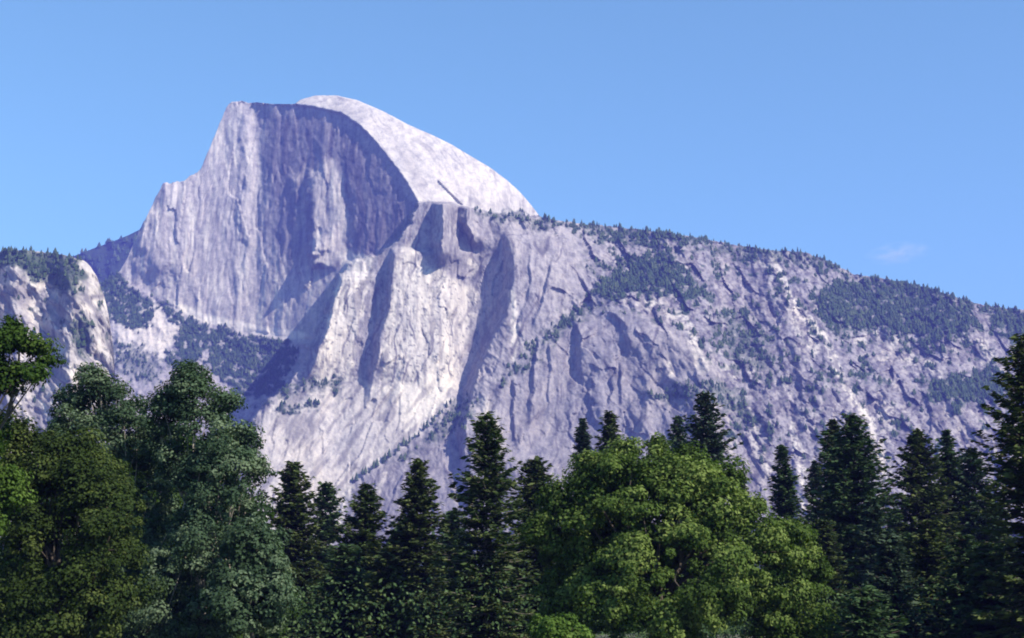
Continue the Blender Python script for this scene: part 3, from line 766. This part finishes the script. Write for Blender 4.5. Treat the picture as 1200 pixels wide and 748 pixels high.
def broadleaf(px, Y, blobs, label, mat, seed=1, leaf=0.26, per=420, clump=1.5, spacing=1.0, bark=M_BARK, name='broadleaf_tree', trunk_r=0.4, inner=0.25, limbs=7, fork=0.35, cat='tree', flat=0.35, group=None, trunk_px=None):
    """crown built from leaf clumps spread over ellipsoids (px, py, rx, ry, depth offset) given at distance Y"""
    rng = np.random.RandomState(seed)
    sc = Y / FPX
    bx0 = at(trunk_px if trunk_px is not None else px, 735, Y)[0]
    o = root(name, (float(bx0), Y, 0), label, cat, group)
    cen = []
    ell = []
    for (ex, ey, rx, ry, dz) in blobs:
        c = at(ex, ey, Y); c = c - np.array((bx0, Y, 0)); c[1] += dz
        ell.append((c, np.array((rx * sc, (rx * 0.5 + ry * 0.5) * sc * 0.95, ry * sc))))
    for i, (c, r) in enumerate(ell):
        n = int(4 * math.pi * ((r[0] * r[1] + r[0] * r[2] + r[1] * r[2]) / 3) / (spacing * clump ** 2))
        n = max(4, n)
        d = rng.normal(size=(n, 3)); d /= np.linalg.norm(d, axis=1)[:, None]
        rad = np.where(rng.rand(n) < inner, rng.uniform(0.3, 0.8, n), rng.uniform(0.78, 1.0, n) + 0.26 * perlin(d[:, 0] * 2.3 + i * 3.1, d[:, 2] * 2.3 + d[:, 1] * 1.7, seed))
        rr = np.maximum(r - clump * 0.6, 0.25 * r)
        p = c + d * rr * rad[:, None]
        keep = np.ones(n, bool)
        for j, (c2, r2) in enumerate(ell):
            if j != i: keep &= (((p - c2) / r2) ** 2).sum(1) > 0.45
        cen.append(p[keep])
    cen = np.concatenate(cen); cen = cen[cen[:, 2] > 0.6]
    crad = clump * (0.42 + 1.0 * rng.rand(len(cen)) ** 1.6)
    cnt = (per * (crad / clump) ** 2 * rng.uniform(0.6, 1.2, len(cen))).astype(int) + 6
    idx = np.repeat(np.arange(len(cen)), cnt)
    n = len(idx)
    d = rng.normal(size=(n, 3)); d /= np.linalg.norm(d, axis=1)[:, None]
    d *= (rng.rand(n) ** 0.45)[:, None]
    # each clump is a ragged spray, not a ball
    sq = rng.uniform(0.6, 1.35, (len(cen), 3)); sq[:, 2] *= 0.72
    pos = cen[idx] + d * crad[idx][:, None] * sq[idx]
    pos[:, 2] -= 0.12 * crad[idx] * (np.linalg.norm(d[:, :2], axis=1) ** 2)
    out = d + np.array((0, 0, -0.25)) + rng.normal(size=(n, 3)) * 0.6
    size = leaf * rng.uniform(0.6, 1.35, n)
    nrm = d * 1.0 + np.array((0, 0, 0.45)) + rng.normal(size=(n, 3)) * 0.42 + 0.35 * (cen[idx] - cen.mean(0)) / (np.abs(cen - cen.mean(0)).max(0) + 1e-6)
    v, q = cards(pos, out, size, 0.66, rng, flat, nrm)
    tone = np.clip(rng.rand(len(cen))[idx] ** 1.3 * 0.95 + rng.normal(size=n) * 0.14 + 0.05, 0, 1)
    mesh_np('crown', v, q, mat, o, attrs={'tone': np.repeat(tone, 4)})
    # trunk and limbs
    top = cen[:, 2].max(); mid = np.array((np.median(cen[:, 0]) * 0.6, np.median(cen[:, 1]) * 0.5, 0))
    zf = fork * top
    t = np.linspace(0, 1, 9)[:, None]
    path = np.array((0, 0, -0.3)) * (1 - t) + (mid + np.array((0, 0, zf))) * t + np.stack([0.15 * np.sin(t[:, 0] * 5 + seed), 0.1 * np.cos(t[:, 0] * 4), 0 * t[:, 0]], 1)
    v, q = tube(path, trunk_r * (1.25 - 0.55 * t[:, 0]), 9)
    mesh_np('trunk', v, q, bark, o, smooth_shade=True)
    order = rng.permutation(len(cen))
    ends = cen[order[:limbs * 6]]
    key = np.argsort(np.arctan2(ends[:, 1] - mid[1], ends[:, 0] - mid[0]))
    ends = ends[key]
    st0 = path[-1]
    for L in range(limbs):
        lb = Bag()
        grp = ends[L * len(ends) // limbs:(L + 1) * len(ends) // limbs]
        if len(grp) == 0: continue
        hub = st0 + (grp.mean(0) - st0) * 0.55 + rng.normal(size=3) * 0.3
        tt = np.linspace(0, 1, 6)[:, None]
        pth = st0 * (1 - tt) + hub * tt + np.array((0, 0, 1)) * (np.sin(tt * math.pi) * 0.35)
        lb.add(*tube(pth, np.linspace(trunk_r * 0.5, trunk_r * 0.26, 6), 6))
        for e in grp:
            pth = hub * (1 - tt) + e * tt + rng.normal(size=3) * 0.25 * np.sin(tt * math.pi)
            lb.add(*tube(pth, np.linspace(trunk_r * 0.22, 0.02, 6), 5))
        lb.build('limb', bark, o)
    return o

# -- broadleaf trees on the left
broadleaf(-12, 78, [(-30, 430, 50, 55, 0), (10, 392, 30, 32, 0), (40, 404, 20, 20, 0), (56, 420, 12, 14, 0), (50, 440, 12, 12, -1), (24, 434, 18, 14, 0), (8, 448, 24, 14, 0), (-40, 520, 50, 50, 0)],
          'dark leafy oak reaching in from the left frame edge against the pale cliff', M_OAK_DARK, 3, 0.22, 230, 0.85, 1.7, name='oak_tree', trunk_r=0.3, inner=0.3, limbs=7, fork=0.45, trunk_px=-75)
broadleaf(60, 88, [(30, 560, 70, 70, 1), (95, 580, 70, 70, 0), (60, 660, 95, 90, 0), (130, 640, 60, 90, -1), (10, 510, 40, 35, 0), (70, 528, 34, 28, 0), (75, 715, 90, 46, -1)],
          'dense dark olive broadleaf tree in the lower left corner', M_OLIVE, 4, 0.23, 270, 1.0, 1.8, trunk_r=0.35, fork=0.3, trunk_px=70)
broadleaf(10, 82, [(8, 572, 26, 30, 0), (-14, 600, 30, 40, 0)], 'small bright yellow green sapling at the left edge among darker leaves', M_LIME, 5, 0.22, 260, 0.8, 1.2, name='sapling', trunk_r=0.1, limbs=4, fork=0.6, trunk_px=-14)
broadleaf(125, 112, [(112, 452, 30, 34, 0), (88, 478, 24, 30, 0), (140, 486, 40, 46, 0), (108, 530, 58, 54, 0), (150, 590, 60, 80, 0), (150, 690, 80, 80, -1), (76, 480, 28, 36, 1), (165, 530, 40, 48, 1)],
          'loose grey green tree with open crown and sky gaps, left of the fuller one', M_COTTON, 6, 0.24, 230, 1.0, 1.9, bark=M_BARK_PALE, trunk_r=0.35, inner=0.2, limbs=8, fork=0.35, trunk_px=140)
broadleaf(245, 106, [(222, 455, 40, 40, 0), (252, 500, 58, 56, 0), (215, 520, 50, 60, 1), (268, 570, 62, 62, -1), (255, 650, 82, 70, -1), (225, 715, 90, 70, -1), (300, 690, 45, 60, 0), (190, 500, 34, 50, 1), (284, 535, 34, 46, 0)],
          'tall full grey green broadleaf tree standing left of the conifers', M_COTTON, 7, 0.24, 270, 1.05, 1.75, bark=M_BARK_PALE, trunk_r=0.4, inner=0.2, limbs=9, fork=0.35, trunk_px=235)
broadleaf(150, 128, [(60, 600, 80, 90, 0), (160, 590, 70, 80, 0), (110, 690, 130, 80, 0), (270, 690, 80, 80, 0), (30, 700, 70, 60, 0), (215, 560, 60, 70, 2), (250, 620, 70, 70, 2), (170, 520, 40, 40, 2)],
          'dark green broadleaf thicket tree behind the olive and grey green crowns', M_OAK_DARK, 42, 0.34, 150, 1.4, 1.2, trunk_r=0.4, limbs=6, fork=0.3, trunk_px=180)
broadleaf(298, 99, [(296, 640, 34, 44, 0), (312, 690, 36, 50, 0), (280, 700, 36, 44, -1)], 'small lighter green broadleaf tree at the foot of the grey green crown, beside the firs', M_COTTON, 52, 0.28, 210, 0.9, 1.2, trunk_r=0.16, limbs=5, fork=0.4)
# -- the big oak
broadleaf(790, 100, [(745, 600, 95, 86, 0), (690, 615, 62, 72, 1), (665, 680, 45, 85, 2), (835, 640, 90, 92, -1), (900, 670, 68, 72, -1), (925, 720, 52, 70, -1), (780, 690, 120, 80, -3), (715, 560, 50, 36, 0), (815, 570, 55, 40, 0), (760, 550, 55, 36, 0), (672, 592, 42, 44, 1), (725, 600, 70, 60, 5), (735, 522, 16, 12, 0), (762, 545, 46, 30, 0), (775, 560, 60, 40, 4), (768, 520, 18, 12, 0), (805, 535, 20, 14, 0), (850, 556, 20, 14, 0), (885, 590, 18, 16, 0), (935, 625, 22, 18, 0), (962, 672, 18, 18, 0), (690, 540, 20, 14, 0), (650, 580, 18, 16, 0), (628, 620, 14, 18, 0)],
          'big round bright green oak in front of the conifers', M_OAK, 8, 0.26, 330, 1.15, 1.75, name='oak_tree', trunk_r=0.55, inner=0.3, limbs=10, fork=0.25, trunk_px=790)
# -- conifers, left to right
F = 'dark conifers across the valley floor'
conifer(345, 543, 165, 100, 'dark fir with blunt top right beside the grey green trees', M_FIR, 0.05, 11, 0.75)
conifer(384, 566, 190, 84, 'thin topped dark fir between two denser firs beside the pale slab', M_FIR, 0.05, 12, 0.7, gaps=0.25)
conifer(429, 568, 150, 100, 'mid green pointed fir below the slanting ledge', M_PINE, 0.03, 13, 0.8)
conifer(491, 538, 150, 100, 'slim dark fir standing left of the tallest central pine', M_FIR, 0.05, 14, 0.85)
conifer(472, 608, 200, 60, 'low dark fir behind the slim dark fir', M_FIR, 0.05, 15, 0.8)
conifer(571, 486, 130, 118, 'tall broad pine with bare trunk showing, left of the big oak', M_PINE, 0.05, 16, 0.72, name='pine_tree', bark=M_BARK_PALE, gaps=0.22, dens=1.1)
conifer(628, 540, 150, 100, 'dark rounded fir squeezed between the broad pine and the oak', M_FIR, 0.05, 17, 0.6)
conifer(530, 600, 190, 80, 'dark fir filling the gap left of the broad pine', M_FIR, 0.05, 18, 0.7)
conifer(686, 490, 200, 60, 'thin conifer tip above the left shoulder of the oak', M_FIR, 0.2, 19, 0.85)
conifer(714, 482, 185, 90, 'broader conifer tip above the oak top', M_FIR, 0.2, 20, 0.8)
conifer(795, 487, 230, 74, 'short conifer tip just left of the taller one above the oak', M_FIR, 0.2, 21, 0.8)
conifer(826, 460, 190, 125, 'tall ragged fir rising behind the right half of the oak', M_FIR, 0.1, 22, 0.8, gaps=0.25)
conifer(868, 550, 240, 36, 'small fir tip at the right shoulder of the oak', M_FIR, 0.1, 23, 0.8)
conifer(915, 521, 190, 78, 'narrow fir standing alone right of the oak', M_FIR, 0.05, 24, 0.85)
conifer(954, 540, 210, 62, 'faint slim fir left of the twin topped group', M_FIR, 0.05, 25, 0.85, gaps=0.25)
conifer(978, 492, 175, 84, 'slender left one of the two tallest close firs', M_FIR, 0.12, 26, 0.8)
conifer(998, 485, 160, 135, 'broad dark pointed fir, taller of the close pair', M_FIR, 0.12, 27, 0.8)
conifer(1020, 585, 150, 60, 'shorter fir tucked against the broad dark pointed fir', M_FIR, 0.05, 28, 0.7)
conifer(1072, 504, 175, 120, 'medium dark fir between the close pair and the slim one', M_FIR, 0.1, 29, 0.8)
conifer(1108, 505, 185, 86, 'slim spire fir in the right group', M_FIR, 0.1, 30, 0.8, gaps=0.22)
conifer(1140, 524, 180, 88, 'greyish green fir beside the huge edge conifer', M_FIR, 0.1, 31, 0.75)
conifer(1200, 392, 105, 165, 'huge dark conifer cut by the right frame edge', M_FIR, 0.08, 32, 0.62, gaps=0.2)
conifer(1012, 690, 95, 95, 'young dark fir low at the bottom, right of the oak', M_FIR, 0.03, 33, 0.75)
conifer(1050, 600, 230, 70, 'dim fir in the shade behind the right group', M_FIR, 0.05, 34, 0.7)
conifer(1165, 590, 210, 80, 'dim fir in the shade left of the huge edge conifer', M_FIR, 0.05, 35, 0.7)
for fx, fy, fY, fw, fl in ((1042, 628, 128, 80, 'black shaded fir low between the young fir and the dim firs'), (1088, 612, 132, 84, 'black shaded fir below the medium dark fir'),
                           (1128, 630, 122, 80, 'black shaded fir below the greyish green fir'), (1158, 640, 116, 80, 'black shaded fir at the foot of the huge edge conifer'),
                           (965, 610, 150, 60, 'dark fir filling the gap between the oak and the close pair'), (405, 640, 140, 80, 'low dark fir between the thin topped fir and the pointed fir'),
                           (318, 650, 150, 70, 'low dark fir at the edge of the grey green crown'), (452, 650, 135, 70, 'low dark fir in front of the slim dark fir')):
    conifer(fx, fy, fY, fw, fl, M_FIR, 0.02, int(fx), 0.65, gaps=0.05)
for fx, fy, fY, fw, fl in ((1262, 420, 108, 130, 'huge dark conifer just outside the right frame edge, added for shade'), (1330, 440, 100, 130, 'huge dark conifer farther outside the right frame edge, added for shade')):
    conifer(fx, fy, fY, fw, fl, M_FIR, 0.03, int(fx), 0.65, gaps=0.1)  # conifers added outside the frame to shade the forest at lower right
# shrubs at the foot
broadleaf(655, 74, [(648, 735, 32, 20, 0), (668, 748, 26, 16, 0)], 'pale green leafy shrub at the bottom edge below the oak', M_LIME, 41, 0.2, 150, 0.5, 1.3, name='shrub', trunk_r=0.06, limbs=3, fork=0.3, cat='shrub')

# undergrowth and young trees massed under the canopy
rngu = np.random.RandomState(77)
n = 110000
ux = rngu.uniform(-95, 105, n); uy = rngu.uniform(115, 270, n)
hh = 5.0 + 3.0 * perlin(ux / 9, uy / 9, 3) + 2.0 * perlin(ux / 3, uy / 3, 6)
uz = np.clip(hh, 1.0, None) * rngu.rand(n) ** 0.6
c = np.stack([ux, uy, uz], 1)
v, q = cards(c, rngu.normal(size=(n, 3)), rngu.uniform(0.22, 0.5, n), 0.6, rngu, 0.5)
o = mesh_np('undergrowth', v, q, M_FIR, attrs={'tone': np.repeat(rngu.rand(n), 4)})
tag(o, 'dark undergrowth massed on the valley floor between the trees', 'undergrowth', kind='stuff')

# ------------------------------------------------------------------ a small wisp of cloud
mc, nt, b = new_mat('cloud_vapour'); nt.nodes.remove(b)
pv = N(nt, 'ShaderNodeVolumePrincipled'); pv.inputs['Color'].default_value = (1, 0.97, 0.98, 1); pv.inputs['Anisotropy'].default_value = 0.2
tc = N(nt, 'ShaderNodeTexCoord'); nz = N(nt, 'ShaderNodeTexNoise'); nz.inputs['Scale'].default_value = 2.2; nz.inputs['Detail'].default_value = 4
mp = N(nt, 'ShaderNodeMapping'); mp.inputs['Scale'].default_value = (1, 1, 1)
nt.links.new(tc.outputs['Object'], mp.inputs[0]); nt.links.new(mp.outputs[0], nz.inputs['Vector'])
ln = N(nt, 'ShaderNodeVectorMath', operation='LENGTH'); nt.links.new(tc.outputs['Object'], ln.inputs[0])
m1 = N(nt, 'ShaderNodeMapRange'); m1.inputs[1].default_value = 1.0; m1.inputs[2].default_value = 0.2; nt.links.new(ln.outputs['Value'], m1.inputs[0])
m2 = N(nt, 'ShaderNodeMapRange'); m2.inputs[1].default_value = 0.42; m2.inputs[2].default_value = 0.7; nt.links.new(nz.outputs['Fac'], m2.inputs[0])
mm = N(nt, 'ShaderNodeMath', operation='MULTIPLY'); nt.links.new(m1.outputs[0], mm.inputs[0]); nt.links.new(m2.outputs[0], mm.inputs[1])
md = N(nt, 'ShaderNodeMath', operation='MULTIPLY'); md.inputs[1].default_value = 0.004; nt.links.new(mm.outputs[0], md.inputs[0])
nt.links.new(md.outputs[0], pv.inputs['Density']); nt.links.new(pv.outputs[0], nt.nodes['Material Output'].inputs['Volume'])
th = np.linspace(0, math.pi, 13); ph = np.linspace(0, 2 * math.pi, 25)
TH, PHI = np.meshgrid(th, ph, indexing='ij')
sv = np.stack([np.sin(TH) * np.cos(PHI), np.sin(TH) * np.sin(PHI), np.cos(TH)], -1)
o = mesh_np('cloud', sv, grid_quads(13, 25), mc, smooth_shade=True)
o.location = at(1052, 297, 12500); o.scale = (320, 220, 105); o.rotation_euler = (0, R(-6), 0)
tag(o, 'faint pinkish wisp of cloud over the right ridge', 'cloud', kind='stuff')

# ------------------------------------------------------------------ haze over the valley
HAZE = 8.5e-5
mh, nt, b = new_mat('haze_air'); nt.nodes.remove(b)
pv = N(nt, 'ShaderNodeVolumePrincipled')
pv.inputs['Color'].default_value = (0.20, 0.21, 1.0, 1); pv.inputs['Density'].default_value = HAZE; pv.inputs['Anisotropy'].default_value = 0.0
nt.links.new(pv.outputs[0], nt.nodes['Material Output'].inputs['Volume'])
x0, x1, y0, y1, z0, z1 = -7300, 7300, -1800, 8900, -25, 1720
hv = [(x, y, z) for z in (z0, z1) for y in (y0, y1) for x in (x0, x1)]
hq = [(0, 2, 3, 1), (4, 5, 7, 6), (0, 1, 5, 4), (2, 6, 7, 3), (0, 4, 6, 2), (1, 3, 7, 5)]
o = mesh_np('haze', hv, hq, mh)
tag(o, kind='stuff')
